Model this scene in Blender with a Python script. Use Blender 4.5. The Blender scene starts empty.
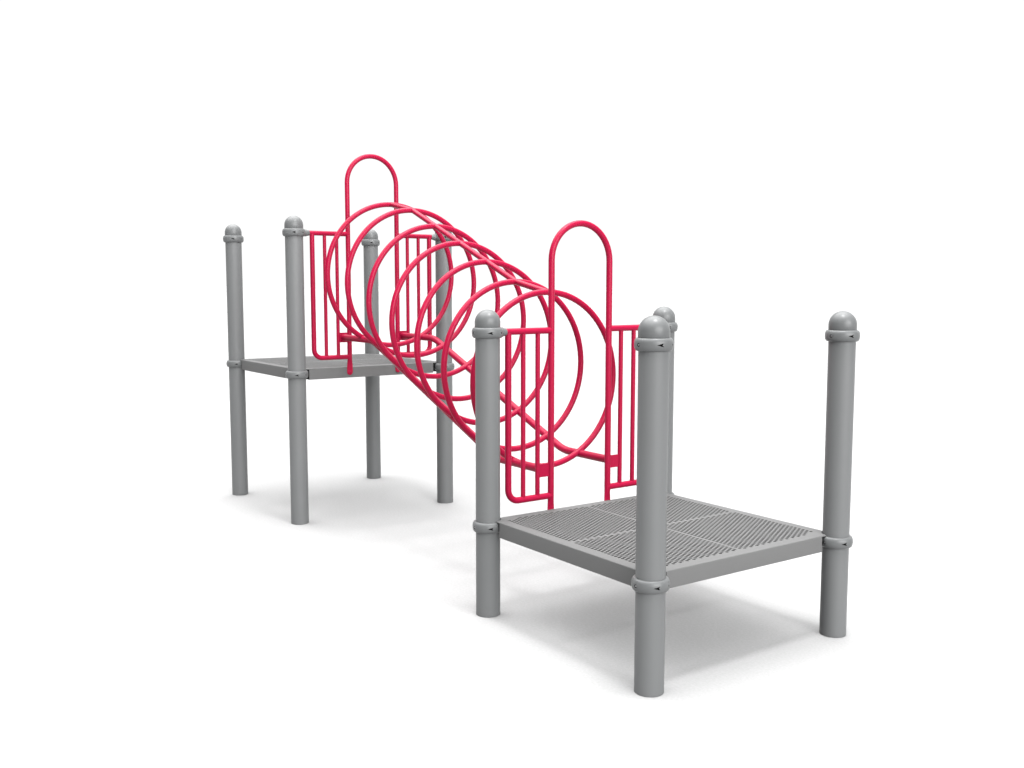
import bpy, bmesh, math
from mathutils import Vector, Matrix

sc = bpy.context.scene
COL = sc.collection
PI = math.pi

# ------------------------------------------------------------------ dimensions (metres)
S = 1.2048          # post spacing of both square platforms
L = 2 * S           # clear run between the platforms (along X)
RISE = 0.5978       # the far platform is this much higher
PR = 0.0622         # post radius
H_LOW = 1.5622      # apex of the cap of the low posts
COL_UP = 1.4465     # middle of the collar under the cap
COL_LOW = 0.4620    # middle of the collar under the deck
DECK = 0.4965       # top of the low deck
HALF = 0.5970       # half width of a deck

# ------------------------------------------------------------------ materials
def nodes_of(name):
    m = bpy.data.materials.new(name); m.use_nodes = True
    nt = m.node_tree
    return m, nt, nt.nodes['Principled BSDF']

def coat(name, col, rough, spec, bump=0.0, var=0.03, scale=900.0, metal=0.0):
    """powder coat: even colour with a faint drift, a faint orange peel"""
    m, nt, b = nodes_of(name)
    tc = nt.nodes.new('ShaderNodeTexCoord')
    n = nt.nodes.new('ShaderNodeTexNoise'); n.inputs['Scale'].default_value = 6; n.inputs['Detail'].default_value = 3
    nt.links.new(tc.outputs['Object'], n.inputs['Vector'])
    mix = nt.nodes.new('ShaderNodeMix'); mix.data_type = 'RGBA'
    mix.inputs[6].default_value = (*[c * (1 - var) for c in col], 1)
    mix.inputs[7].default_value = (*[c * (1 + var) for c in col], 1)
    nt.links.new(n.outputs['Fac'], mix.inputs[0])
    nt.links.new(mix.outputs[2], b.inputs['Base Color'])
    b.inputs['Roughness'].default_value = rough
    b.inputs['Specular IOR Level'].default_value = spec
    b.inputs['Metallic'].default_value = metal
    if bump:
        n2 = nt.nodes.new('ShaderNodeTexNoise'); n2.inputs['Scale'].default_value = scale
        nt.links.new(tc.outputs['Object'], n2.inputs['Vector'])
        bp = nt.nodes.new('ShaderNodeBump'); bp.inputs['Strength'].default_value = bump; bp.inputs['Distance'].default_value = 0.0004
        nt.links.new(n2.outputs['Fac'], bp.inputs['Height'])
        nt.links.new(bp.outputs['Normal'], b.inputs['Normal'])
    return m

M_POST = coat('grey powder coated steel', (0.0950, 0.0974, 0.0985), 0.42, 0.17, 0.08)
M_CAP = coat('grey cast aluminium', (0.0800, 0.0825, 0.0835), 0.33, 0.20, 0.05)
M_DECK = coat('grey vinyl coated deck', (0.0885, 0.0885, 0.0885), 0.60, 0.06, 0.10)
M_RED = coat('crimson powder coated pipe', (0.212, 0.0042, 0.0245), 0.28, 0.09, 0.05)
M_HOLE_SHADE = coat('painted collar hole shade', (0.006, 0.006, 0.006), 0.6, 0.1)  # near-black stands in for the shade inside the collar holes
M_BRACKET_SHADE = coat('corner bracket with painted shade', (0.018, 0.018, 0.018), 0.6, 0.1)  # shade of the gap beside each post, put into the wall colour
M_BOLT = coat('dull steel bolt', (0.16, 0.16, 0.165), 0.35, 0.5, metal=0.4)

mg, nt, b = nodes_of('matte white studio floor')
tc = nt.nodes.new('ShaderNodeTexCoord')
n = nt.nodes.new('ShaderNodeTexNoise'); n.inputs['Scale'].default_value = 75; n.inputs['Detail'].default_value = 9; n.inputs['Roughness'].default_value = 0.75
nt.links.new(tc.outputs['Object'], n.inputs['Vector'])
mix = nt.nodes.new('ShaderNodeMix'); mix.data_type = 'RGBA'
mix.inputs[6].default_value = (0.180, 0.180, 0.180, 1); mix.inputs[7].default_value = (0.304, 0.304, 0.304, 1)
nt.links.new(n.outputs['Fac'], mix.inputs[0]); nt.links.new(mix.outputs[2], b.inputs['Base Color'])
b.inputs['Roughness'].default_value = 1.0; b.inputs['Specular IOR Level'].default_value = 0.0
M_GROUND = mg

# ------------------------------------------------------------------ mesh helpers
def finish(name, bm, mats, parent=None, loc=(0, 0, 0), smooth=True, angle=38):
    bmesh.ops.recalc_face_normals(bm, faces=bm.faces)
    me = bpy.data.meshes.new(name); bm.to_mesh(me); bm.free()
    for m in (mats if isinstance(mats, (list, tuple)) else [mats]):
        me.materials.append(m)
    if smooth:
        me.polygons.foreach_set('use_smooth', [True] * len(me.polygons))
        me.set_sharp_from_angle(angle=math.radians(angle))
    o = bpy.data.objects.new(name, me); COL.objects.link(o)
    o.parent = parent; o.location = loc
    return o

def link_copy(o, parent, loc=None):
    c = o.copy(); COL.objects.link(c); c.parent = parent
    if loc is not None: c.location = loc
    return c

def add_lathe(bm, prof, seg=64, mat=0):
    rings = []
    for r, z in prof:
        if r < 1e-6: rings.append([bm.verts.new((0, 0, z))])
        else: rings.append([bm.verts.new((r * math.cos(2 * PI * i / seg), r * math.sin(2 * PI * i / seg), z)) for i in range(seg)])
    for a, b_ in zip(rings, rings[1:]):
        for i in range(seg):
            j = (i + 1) % seg
            if len(a) == 1 and len(b_) == 1: continue
            if len(a) == 1: f = bm.faces.new((a[0], b_[i], b_[j]))
            elif len(b_) == 1: f = bm.faces.new((a[i], b_[0], a[j]))
            else: f = bm.faces.new((a[i], b_[i], b_[j], a[j]))
            f.material_index = mat
    return rings

def add_tube(bm, pts, r, seg=20, closed=False, caps=True):
    pts = [Vector(p) for p in pts]; n = len(pts); rings = []
    def tan(i):
        if closed: return (pts[(i + 1) % n] - pts[i - 1]).normalized()
        if i == 0: return (pts[1] - pts[0]).normalized()
        if i == n - 1: return (pts[-1] - pts[-2]).normalized()
        return ((pts[i + 1] - pts[i]).normalized() + (pts[i] - pts[i - 1]).normalized()).normalized()
    t = tan(0)
    up = Vector((0, 0, 1)) if abs(t.z) < 0.9 else Vector((1, 0, 0))
    u = t.cross(up).normalized()
    for i in range(n):
        t = tan(i)
        u = (u - t * u.dot(t)).normalized(); v = t.cross(u)
        rings.append([bm.verts.new(pts[i] + r * (math.cos(2 * PI * k / seg) * u + math.sin(2 * PI * k / seg) * v)) for k in range(seg)])
    for i in range(n if closed else n - 1):
        a, c = rings[i], rings[(i + 1) % n]
        for k in range(seg):
            j = (k + 1) % seg
            bm.faces.new((a[k], a[j], c[j], c[k]))
    if caps and not closed:
        bm.faces.new(rings[0]); bm.faces.new(rings[-1])

def rounded(pts, rad, n=10):
    """polyline with its inner corners replaced by arcs"""
    pts = [Vector(p) for p in pts]; out = [pts[0]]
    for a, p, c in zip(pts, pts[1:], pts[2:]):
        d1 = (a - p).normalized(); d2 = (c - p).normalized()
        ang = d1.angle(d2); k = rad / math.tan(ang / 2)
        ctr = p + (d1 + d2).normalized() * (rad / math.sin(ang / 2))
        s, e = p + d1 * k - ctr, p + d2 * k - ctr
        w = s.angle(e)
        for i in range(n + 1):
            f = i / n
            out.append(ctr + (s * math.sin((1 - f) * w) + e * math.sin(f * w)) / math.sin(w))
    out.append(pts[-1]); return out

def add_box(bm, x0, x1, y0, y1, z0, z1, bevel=0.0):
    vs = [bm.verts.new((x, y, z)) for x in (x0, x1) for y in (y0, y1) for z in (z0, z1)]
    fs = [(0, 1, 3, 2), (4, 6, 7, 5), (0, 4, 5, 1), (2, 3, 7, 6), (0, 2, 6, 4), (1, 5, 7, 3)]
    faces = [bm.faces.new([vs[i] for i in f]) for f in fs]
    if bevel:
        es = list({e for f in faces for e in f.edges})
        bmesh.ops.bevel(bm, geom=es, offset=bevel, segments=2, affect='EDGES')

# ------------------------------------------------------------------ the thing
root = bpy.data.objects.new('playground_structure', None); COL.objects.link(root)
root.location = (S, 0, 0); root.empty_display_size = 0.3
root['label'] = 'crimson pipe ring tunnel sloping between two grey platforms on eight round posts'
root['category'] = 'playground structure'
OFF = Vector((-S, 0, 0))      # children live in the root's frame

Y_T = -0.004                     # the tunnel hangs a hair off the centre line
def W(x, y, z): return Vector((x, y, z)) + OFF

# ------------------------------------------------------------------ posts, caps, collars
def post_mesh(top):
    bm = bmesh.new()
    add_lathe(bm, [(0, 0), (PR - 0.002, 0), (PR, 0.002), (PR, top), (0, top)], 72)
    return bm

def cap_bm():
    bm = bmesh.new(); r = 0.0645
    z0 = -(H_LOW - COL_UP - 0.0265)
    prof = [(0.0, z0 - 0.002), (r - 0.001, z0 - 0.002), (r, z0)]
    zc = -r
    prof += [(r, zc - 0.004)]
    for i in range(0, 17):
        a = PI / 2 * i / 16
        prof.append((r * math.cos(a) if i < 16 else 0.0, zc + r * math.sin(a)))
    add_lathe(bm, prof, 72)
    return bm

CPROF = [(0.0605, 0.0265), (0.0660, 0.0265), (0.0705, 0.0256), (0.0748, 0.0215), (0.0778, 0.0145), (0.0790, 0.0060)]
CPROF = CPROF + [(r, -z) for r, z in reversed(CPROF)]

def arc_prism(poly, r0, r1):
    """a prism over an (arc length, z) outline, reaching from radius r0 to r1 about the +X direction"""
    bm = bmesh.new()
    lo = [bm.verts.new((r0 * math.cos(s / 0.079), r0 * math.sin(s / 0.079), z)) for s, z in poly]
    hi = [bm.verts.new((r1 * math.cos(s / 0.079), r1 * math.sin(s / 0.079), z)) for s, z in poly]
    n = len(poly)
    for i in range(n): bm.faces.new((lo[i], lo[(i + 1) % n], hi[(i + 1) % n], hi[i]))
    bm.faces.new(lo); bm.faces.new(hi)
    return bm

AZ_ARROW = [math.radians(-22.5), math.radians(157.5)]
AZ_BOLT = [math.radians(-93), math.radians(87)]
AZ_PIN = [math.radians(28.5), math.radians(208.5)]

def collar_mesh():
    bm = bmesh.new()
    rings = add_lathe(bm, CPROF, 96)
    a, b_ = rings[-1], rings[0]
    for i in range(96): bm.faces.new((a[i], b_[i], b_[(i + 1) % 96], a[(i + 1) % 96]))
    base = finish('collar_blank', bm, M_CAP)
    arrow = [(-0.0150, 0.0002), (0.0138, 0.0082), (0.0072, 0.0), (0.0138, -0.0082)]
    pit = [(0.0042 * math.cos(2 * PI * k / 14), 0.0042 * math.sin(2 * PI * k / 14)) for k in range(14)]
    ring = [(0.0078 * math.cos(2 * PI * k / 20), 0.0078 * math.sin(2 * PI * k / 20)) for k in range(20)]
    cut = bmesh.new()
    for azs, poly, dep in ((AZ_ARROW, arrow, 0.0632), (AZ_PIN, pit, 0.0700), (AZ_BOLT, ring, 0.0735)):
        for az in azs:
            p = arc_prism(poly, dep, 0.085); p.transform(Matrix.Rotation(az, 4, 'Z'))
            tmp = bpy.data.meshes.new('tmp'); p.to_mesh(tmp); p.free(); cut.from_mesh(tmp); bpy.data.meshes.remove(tmp)
    cutter = finish('collar_cutter', cut, M_HOLE_SHADE, smooth=False)
    md = base.modifiers.new('b', 'BOOLEAN'); md.operation = 'DIFFERENCE'; md.object = cutter; md.solver = 'EXACT'
    dg = bpy.context.evaluated_depsgraph_get(); dg.update()
    me = bpy.data.meshes.new_from_object(base.evaluated_get(dg), depsgraph=dg)
    cm = cutter.data
    bpy.data.objects.remove(base); bpy.data.objects.remove(cutter); bpy.data.meshes.remove(cm)
    me.materials.clear()
    for m in (M_CAP, M_HOLE_SHADE, M_BOLT): me.materials.append(m)
    bm = bmesh.new(); bm.from_mesh(me)
    for f in bm.faces:
        f.material_index = 0; f.smooth = True
        c = f.calc_center_median()
        if f.calc_area() > 0.0008: continue
        for azs, hw in ((AZ_ARROW, 0.0152), (AZ_PIN, 0.0044), (AZ_BOLT, 0.0080)):
            for az in azs:
                ok = True
                for v in f.verts:
                    d = (math.atan2(v.co.y, v.co.x) - az + PI) % (2 * PI) - PI
                    if abs(d) * 0.079 > hw or abs(v.co.z) > 0.0084: ok = False
                rad = max(math.hypot(v.co.x, v.co.y) for v in f.verts)
                rmin = min(math.hypot(v.co.x, v.co.y) for v in f.verts)
                if ok and rmin < 0.0745: f.material_index = 1  # hole faces painted dark in place of shade
    for az in AZ_BOLT:                                             # button-head bolt seated in its recess
        t = bmesh.new()
        add_lathe(t, [(0, 0), (0.0052, 0), (0.0052, 0.0030), (0.0040, 0.0048), (0.0, 0.0054)], 18, 2)
        bmesh.ops.recalc_face_normals(t, faces=t.faces)
        t.transform(Matrix.Rotation(az, 4, 'Z') @ Matrix.Translation((0.0733, 0, 0)) @ Matrix.Rotation(PI / 2, 4, 'Y'))
        tmp = bpy.data.meshes.new('tmp'); t.to_mesh(tmp); t.free()
        bm.from_mesh(tmp); bpy.data.meshes.remove(tmp)
    bm.to_mesh(me); bm.free()
    me.set_sharp_from_angle(angle=math.radians(35))
    me.name = 'collar'
    return me

COLLAR = collar_mesh()

def collar_with_arm(sign):
    """the collar on a panel post: a short tapering arm reaches out to take the rail"""
    bm = bmesh.new(); bm.from_mesh(COLLAR)
    t = bmesh.new()
    add_lathe(t, [(0, 0.050), (0.0235, 0.050), (0.0250, 0.078), (0.0243, 0.088), (0.0205, 0.098), (0.0190, 0.108), (0.0178, 0.1105), (0, 0.1105)], 28)
    bmesh.ops.recalc_face_normals(t, faces=t.faces)
    t.transform(Matrix.Rotation(-sign * PI / 2, 4, 'X'))
    tmp = bpy.data.meshes.new('tmp'); t.to_mesh(tmp); t.free(); bm.from_mesh(tmp); bpy.data.meshes.remove(tmp)
    me = bpy.data.meshes.new('collar'); bm.to_mesh(me); bm.free()
    for m in (M_CAP, M_HOLE_SHADE, M_BOLT): me.materials.append(m)
    me.polygons.foreach_set('use_smooth', [True] * len(me.polygons)); me.set_sharp_from_angle(angle=math.radians(35))
    return me

ARM = {1: collar_with_arm(1), -1: collar_with_arm(-1)}
post_low = finish('post', post_mesh(H_LOW - 0.06), M_POST, root)
post_high = finish('post', post_mesh(H_LOW + RISE - 0.06), M_POST, root)
cap0 = finish('cap', cap_bm(), M_CAP, post_low)

SPOTS = [  # x, y, high?, arm direction
    (L + S, -S / 2, 0, 0), (L, -S / 2, 0, 1), (L + S, S / 2, 0, 0), (L, S / 2, 0, -1),
    (0, -S / 2, 1, 1), (-S, -S / 2, 1, 0), (0, S / 2, 1, -1), (-S, S / 2, 1, 0)]
used = set()
for i, (x, y, hi, arm) in enumerate(SPOTS):
    src = post_high if hi else post_low
    if hi not in used: p = src; used.add(hi)
    else: p = link_copy(src, root)
    p.location = W(x, y, 0)
    dz = RISE if hi else 0
    if i == 0: c = cap0
    else: c = link_copy(cap0, p)
    c.location = (0, 0, H_LOW + dz)
    for me, z in ((ARM[arm] if arm else COLLAR, COL_UP), (COLLAR, COL_LOW)):
        k = bpy.data.objects.new('collar', me); COL.objects.link(k); k.parent = p
        k.location = (0, 0, z + dz)

# ------------------------------------------------------------------ decks
def deck_plate_bm():
    bm = bmesh.new()
    T = 0.0240                     # plate thickness
    p, q, d = 0.0231, 0.02060, 0.0170
    nx, ny = 23, 26
    fx0, fy0 = 0.0035, 0.0065      # solid margins beside the two centre lines
    z1, z0 = 0.0, -T
    def quad(x0, y0, x1, y1):
        if x1 - x0 < 1e-6 or y1 - y0 < 1e-6: return
        for z in (z1, z0):
            bm.faces.new([bm.verts.new(c) for c in ((x0, y0, z), (x1, y0, z), (x1, y1, z), (x0, y1, z))][::1 if z == z1 else -1])
    fx1 = fx0 + (nx + 0.5) * p; fy1 = fy0 + ny * q
    AN = [math.radians(15 + 30 * k) for k in range(12)]
    for sx in (-1, 1):
        for sy in (-1, 1):
            for j in range(ny):
                yc = sy * (fy0 + (j + 0.5) * q)
                odd = j % 2
                xa = fx0 + (0.5 * p if odd else 0.0)
                # short solid piece at the staggered end
                lo, hi_ = (fx0, xa) if odd else (xa + nx * p, fx1)
                quad(min(sx * lo, sx * hi_), yc - q / 2, max(sx * lo, sx * hi_), yc + q / 2)
                for i in range(nx):
                    xc = sx * (xa + (i + 0.5) * p)
                    top = []
                    if abs(xc) > 0.512 and abs(yc) > 0.488:              # the corners beside the posts stay solid
                        quad(xc - p / 2, yc - q / 2, xc + p / 2, yc + q / 2)
                        continue
                    for z in (z1, z1 - 0.0022):
                        h = [bm.verts.new((xc + d / 2 * math.cos(a), yc + d / 2 * math.sin(a), z)) for a in AN]
                        m_ = 0.0 if z == z1 else 0.0004
                        cs = [bm.verts.new((xc + u * (p / 2 - m_), yc + v * (q / 2 - m_), z)) for u, v in ((1, 1), (-1, 1), (-1, -1), (1, -1))]
                        # corner k sits beside hole vertex 1, 4, 7, 10
                        for k in range(4):
                            a, e = 1 + 3 * k, (1 + 3 * (k + 1))
                            f = [cs[k], cs[(k + 1) % 4]] + [h[m % 12] for m in range(e, a - 1, -1)]
                            bm.faces.new(f if z == z1 else f[::-1])
                        top.append(h)
                    for k in range(12):
                        bm.faces.new((top[0][k], top[0][(k + 1) % 12], top[1][(k + 1) % 12], top[1][k]))
                    lowc = [bm.verts.new((c.co.x, c.co.y, z0)) for c in cs]          # deep cell under the sheet
                    for k in range(4):
                        bm.faces.new((cs[k], cs[(k + 1) % 4], lowc[(k + 1) % 4], lowc[k]))
    # solid bands of the centre lines
    quad(-fx1, -fy0, fx1, fy0)
    quad(-fx0, fy0, fx0, fy1); quad(-fx0, -fy1, fx0, -fy0)
    # rim, notched round the posts
    E_ = HALF - 0.005; n_ = S / 2; R_ = 0.0665
    ye = E_
    dx = math.sqrt(R_ ** 2 - (n_ - E_) ** 2)
    a0 = math.atan2(E_ - n_, -dx); a1 = math.atan2(-dx, E_ - n_)
    arc = []
    a0 = a0 % (2 * PI); a1 = a1 % (2 * PI)
    for k in range(13):
        a = a0 + (a1 - a0) * k / 12
        arc.append((n_ + R_ * math.cos(a), n_ + R_ * math.sin(a)))     # from (n-dx, E) round to (E, n-dx)
    for z in (z1, z0):
        for k in range(4):
            rot = lambda c: (c[0] * math.cos(k * PI / 2) - c[1] * math.sin(k * PI / 2), c[0] * math.sin(k * PI / 2) + c[1] * math.cos(k * PI / 2), z)
            fa, fb = (fx1, fy1) if k % 2 == 0 else (fy1, fx1)
            # corner piece
            f = [(fa, fb), (fa, arc[0][1])] if False else [(fa, fb)]
            cut_y = 0.50
            poly = [(fa, fb)] + [(min(fa, arc[0][0]), E_)] + arc + [(E_, min(fb, arc[-1][1]))]
            poly = [c for i, c in enumerate(poly) if i == 0 or (abs(c[0] - poly[i - 1][0]) + abs(c[1] - poly[i - 1][1])) > 1e-6]
            f = [bm.verts.new(rot(c)) for c in poly]
            bm.faces.new(f[::-1] if z == z1 else f)
            # side strip along +x side of this rotation
            y_lo, y_hi = -fb, fb
            e_hi = min(fb, arc[-1][1]); 
            f = [bm.verts.new(rot(c)) for c in ((fa, -fb), (E_, -min(fb, arc[-1][1])), (E_, min(fb, arc[-1][1])), (fa, fb))]
            bm.faces.new(f if z == z1 else f[::-1])
    # edge of the notches
    for k in range(4):
        rot = lambda c, z: (c[0] * math.cos(k * PI / 2) - c[1] * math.sin(k * PI / 2), c[0] * math.sin(k * PI / 2) + c[1] * math.cos(k * PI / 2), z)
        for a, c in zip(arc, arc[1:]):
            bm.faces.new([bm.verts.new(rot(a, z1)), bm.verts.new(rot(a, z0)), bm.verts.new(rot(c, z0)), bm.verts.new(rot(c, z1))])
    return bm

def deck_frame_bm():
    """folded skirt: rounded top edge, turned back behind the posts"""
    bm = bmesh.new()
    H0 = 0.0785; t = 0.004; e = 0.507
    for k in range(4):
        rot = Matrix.Rotation(k * PI / 2, 4, 'Z')
        r = 0.005
        prof = [(HALF - r, 0.0)]
        for i in range(1, 6):
            a = PI / 2 * i / 5
            prof.append((HALF - r + r * math.sin(a), -r + r * math.cos(a)))
        prof += [(HALF, -H0), (HALF - 0.030, -H0), (HALF - 0.030, -H0 + t), (HALF - t, -H0 + t), (HALF - t, -0.0242), (HALF - r, -0.0242)]
        A = [bm.verts.new(rot @ Vector((x, -e, z))) for x, z in prof]
        B = [bm.verts.new(rot @ Vector((x, e, z))) for x, z in prof]
        n = len(prof)
        for i in range(n - 1): bm.faces.new((A[i], A[i + 1], B[i + 1], B[i]))
        bm.faces.new(A); bm.faces.new(B)
        # little rounded lip of the plate between skirt end and post notch
        m = 0.5360
        for s in (-1, 1):
            A = [bm.verts.new(rot @ Vector((x, s * e, z))) for x, z in prof[:6]]
            B = [bm.verts.new(rot @ Vector((x, s * m, z))) for x, z in prof[:6]]
            for i in range(5): bm.faces.new((A[i], A[i + 1], B[i + 1], B[i]))
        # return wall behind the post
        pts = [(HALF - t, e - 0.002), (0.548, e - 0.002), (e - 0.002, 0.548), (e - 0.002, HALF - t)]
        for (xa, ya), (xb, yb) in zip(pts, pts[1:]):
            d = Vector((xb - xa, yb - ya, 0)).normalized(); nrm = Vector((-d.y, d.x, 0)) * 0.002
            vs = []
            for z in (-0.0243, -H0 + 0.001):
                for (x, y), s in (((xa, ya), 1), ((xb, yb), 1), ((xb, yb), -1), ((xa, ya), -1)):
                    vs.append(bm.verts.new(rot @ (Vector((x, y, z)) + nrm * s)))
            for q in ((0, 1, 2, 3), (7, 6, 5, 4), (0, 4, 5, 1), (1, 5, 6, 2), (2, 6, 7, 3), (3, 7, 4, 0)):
                bm.faces.new([vs[i] for i in q]).material_index = 1  # gap shade painted onto the return walls
    # cross rib under the plate
    add_box(bm, -0.012, 0.012, -0.55, 0.55, -0.05, -0.0245)
    return bm

plate = finish('platform', deck_plate_bm(), M_DECK, root, W(L + S / 2, 0, DECK), smooth=False)
frame = finish('side_frame', deck_frame_bm(), [M_DECK, M_BRACKET_SHADE], plate, angle=30)
hi_plate = link_copy(plate, root, W(-S / 2, 0, DECK + RISE))
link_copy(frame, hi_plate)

# ------------------------------------------------------------------ entry panels
YU, YB1, YB2, YO = 0.197, 0.2855, 0.3785, 0.4725
RU, RB = 0.0170, 0.0126
Z_TOP, Z_BOT, Z_ARCH = 1.4475, 0.5700, 1.8110

def panel(x, dz, side, dy):
    """side: +1 when the tunnel lies on the +X side of the panel"""
    bm = bmesh.new()
    pts = [(0, -YU, Z_BOT - 0.005), (0, -YU, Z_ARCH - 0.2)]
    for i in range(0, 25):
        a = PI - PI * i / 24
        pts.append((0, YU * math.cos(a), Z_ARCH + YU * math.sin(a)))
    pts += [(0, YU, Z_ARCH - 0.2), (0, YU, Z_BOT - 0.005)]
    add_tube(bm, pts, RU, 24)
    # flattened feet bolted to the deck's side
    xf = side * 0.0172 * -1 + 0.0
    for s in (-1, 1):
        secs = []
        face = -side * (S / 2 - HALF)            # skirt face, measured from the panel plane
        xt = face + side * 0.0052
        def sec(z, hw, ht, xc, n=24):
            return [bm.verts.new((xc + ht * math.cos(2 * PI * k / n), s * YU + hw * math.sin(2 * PI * k / n), z)) for k in range(n)]
        tab = [(Z_BOT + 0.004, RU, RU, 0), (Z_BOT - 0.012, RU, RU * 0.97, 0), (Z_BOT - 0.028, RU * 1.08, RU * 0.78, xt * 0.3), (Z_BOT - 0.046, 0.0206, 0.0085, xt * 0.7),
               (Z_BOT - 0.064, 0.0222, 0.0050, xt), (0.470, 0.0228, 0.0050, xt)]
        for i in range(1, 8):
            a = PI / 2 * i / 8
            tab.append((0.460 - 0.0228 * math.sin(a), 0.0228 * math.cos(a), 0.0050, xt))
        rings = [sec(*t) for t in tab]
        for a, c in zip(rings, rings[1:]):
            for k in range(24): bm.faces.new((a[k], a[(k + 1) % 24], c[(k + 1) % 24], c[k]))
        bm.faces.new(rings[0]); bm.faces.new(rings[-1])
        t = bmesh.new()                          # button-head bolt through the foot
        add_lathe(t, [(0, 0), (0.008, 0), (0.008, 0.002), (0.005, 0.0048), (0, 0.0056)], 18)
        t.transform(Matrix.Translation((xt + side * 0.0044, s * YU, 0.460)) @ Matrix.Rotation(side * PI / 2, 4, 'Y'))
        tmp = bpy.data.meshes.new('tmp'); t.to_mesh(tmp); t.free(); bm.from_mesh(tmp); bpy.data.meshes.remove(tmp)
    arch = finish('entry_panel', bm, M_RED, root, W(x, dy, dz))
    arch['label'] = 'crimson pipe entry arch with barred side guards'
    for s in (-1, 1):
        bm = bmesh.new(); add_tube(bm, [(0, s * (YU + 0.004), Z_TOP), (0, s * 0.4930, Z_TOP)], RU, 24)
        finish('top_rail', bm, M_RED, arch)
        bm = bmesh.new()
        add_tube(bm, rounded([(0, s * YO, Z_TOP - 0.006), (0, s * YO, Z_BOT), (0, s * (YU + 0.004), Z_BOT)], 0.062, 12), RU, 24)
        finish('guard_frame', bm, M_RED, arch)
        for y in (YB1, YB2):
            bm = bmesh.new(); add_tube(bm, [(0, s * y, Z_BOT + 0.004), (0, s * y, Z_TOP - 0.004)], RB, 20)
            finish('guard_bar', bm, M_RED, arch)
        bm = bmesh.new(); add_box(bm, -0.004, 0.004, YU + 0.006, YB1 - 0.004, 0.6755, 0.7455, 0.001)
        if s < 0: bm.transform(Matrix.Rotation(PI, 4, 'Z'))
        finish('mounting_plate', bm, M_RED, arch, smooth=False)
    return arch

panel(L, 0.0, -1, -0.004)
panel(0, RISE, 1, 0.003)

# ------------------------------------------------------------------ the ring tunnel
RR, RT = 0.4905, 0.0174         # ring radius (centre line), ring pipe radius
BEND = 0.4576
def drop(x):                     # height of the run above its low end
    return RISE * min(1.0, max(0.0, (L - BEND - x) / (L - 2 * BEND)))
Z_CREST = 1.6446
Z_RAIL = 0.7105
Y_RAIL = 0.2415
xs = [S / 4 * k for k in range(1, 8)]

bm = bmesh.new()
crest = [W(x, Y_T, Z_CREST + drop(x)) for x in xs]
add_tube(bm, crest, RT, 20)
tunnel = finish('tunnel', bm, M_RED, root)
tunnel['label'] = 'crimson tunnel of seven pipe rings on two sloping rails'
for s in (-1, 1):
    bm = bmesh.new()
    path = rounded([W(0.004, s * Y_RAIL, Z_RAIL + RISE), W(BEND, s * Y_RAIL, Z_RAIL + RISE),
                    W(L - BEND, s * Y_RAIL, Z_RAIL), W(L - 0.004, s * Y_RAIL, Z_RAIL)], 0.32, 14)
    add_tube(bm, path, 0.0226, 28)
    finish('rail', bm, M_RED, tunnel)
bm = bmesh.new()
add_tube(bm, [(0, RR * math.sin(2 * PI * k / 96), RR * math.cos(2 * PI * k / 96)) for k in range(96)], RT, 20, closed=True)
ring0 = finish('ring', bm, M_RED, tunnel)
for i, x in enumerate(xs):
    r = ring0 if i == 0 else link_copy(ring0, tunnel)
    r.location = W(x, Y_T, Z_CREST + drop(x) - RR)

# ------------------------------------------------------------------ floor
bm = bmesh.new()
bmesh.ops.create_circle(bm, cap_ends=True, radius=900, segments=96)
g = finish('ground', bm, M_GROUND, smooth=False); g['kind'] = 'structure'
for poly in g.data.polygons:
    if poly.normal.z < 0: g.data.flip_normals(); break

# ------------------------------------------------------------------ light: a white studio, bright ceiling and backdrop, dim behind the camera
w = bpy.data.worlds.new('World'); sc.world = w; w.use_nodes = True
nt = w.node_tree; bg = nt.nodes['Background']
BACK, DIM, CEIL, FRONT = 1.06, 0.01, 10.8, 16.0
def math_node(op, a, b=None):
    n = nt.nodes.new('ShaderNodeMath'); n.operation = op
    for i, v in enumerate((a, b)):
        if v is None: continue
        if isinstance(v, (int, float)): n.inputs[i].default_value = v
        else: nt.links.new(v, n.inputs[i])
    return n.outputs[0]
def ramp(v, lo, hi, a, b):
    n = nt.nodes.new('ShaderNodeMapRange'); n.interpolation_type = 'SMOOTHSTEP'
    nt.links.new(v, n.inputs[0])
    for i, x in enumerate((lo, hi, a, b)): n.inputs[i + 1].default_value = x
    return n.outputs[0]
tc = nt.nodes.new('ShaderNodeTexCoord')
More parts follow.
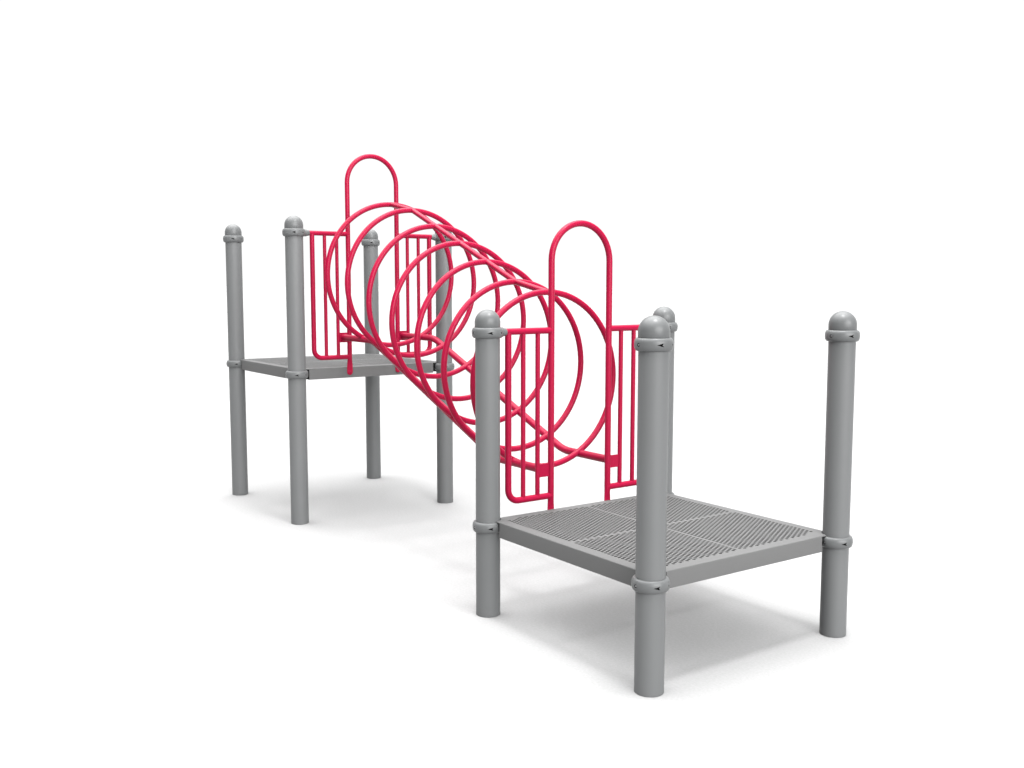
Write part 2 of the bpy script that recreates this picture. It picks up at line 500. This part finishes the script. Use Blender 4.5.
sep = nt.nodes.new('ShaderNodeSeparateXYZ'); nt.links.new(tc.outputs['Generated'], sep.inputs[0])
toward = math_node('ADD', math_node('MULTIPLY', sep.outputs[0], math.cos(math.radians(145))), math_node('MULTIPLY', sep.outputs[1], math.sin(math.radians(145))))
walls = ramp(toward, 0.05, 0.50, DIM, BACK)
def facing(axis):
    d = nt.nodes.new('ShaderNodeVectorMath'); d.operation = 'DOT_PRODUCT'
    nt.links.new(tc.outputs['Generated'], d.inputs[0]); d.inputs[1].default_value = Vector(axis).normalized()
    return d.outputs['Value']
ceil = ramp(facing((-0.13, -0.05, 1.0)), 0.58, 1.0, 0.0, CEIL)
front = ramp(facing((math.cos(math.radians(-6)), math.sin(math.radians(-6)), 0.16)), 0.80, 1.0, 0.0, FRONT)
nt.links.new(math_node('ADD', math_node('ADD', walls, ceil), front), bg.inputs[1])
bg.inputs[0].default_value = (1, 1, 1, 1)

def area(name, loc, target, size, power):
    l = bpy.data.lights.new(name, 'AREA'); l.shape = 'SQUARE'; l.size = size; l.energy = power
    o = bpy.data.objects.new(name, l); COL.objects.link(o); o.location = loc
    o.rotation_euler = (Vector(target) - Vector(loc)).to_track_quat('-Z', 'Y').to_euler()
    return o
area('overhead_softbox', (4.2, -0.1, 8.0), (3.0, 0, 0), 1.1, 460)

# ------------------------------------------------------------------ camera
cam = bpy.data.cameras.new('camera'); co = bpy.data.objects.new('camera', cam); COL.objects.link(co)
yaw, pitch = 2.5293, 0.0989
fwd = Vector((math.cos(yaw) * math.cos(pitch), math.sin(yaw) * math.cos(pitch), -math.sin(pitch)))
co.location = (6.5645, -3.3710, 1.6834)
co.rotation_euler = fwd.to_track_quat('-Z', 'Y').to_euler()
cam.sensor_width = 36.0; cam.lens = 997.47 / 1024 * 36.0
cam.clip_end = 3000
sc.camera = co

sc.view_settings.view_transform = 'Standard'; sc.view_settings.look = 'None'
sc.view_settings.exposure = 0; sc.view_settings.gamma = 1
sc.cycles.max_bounces = 8
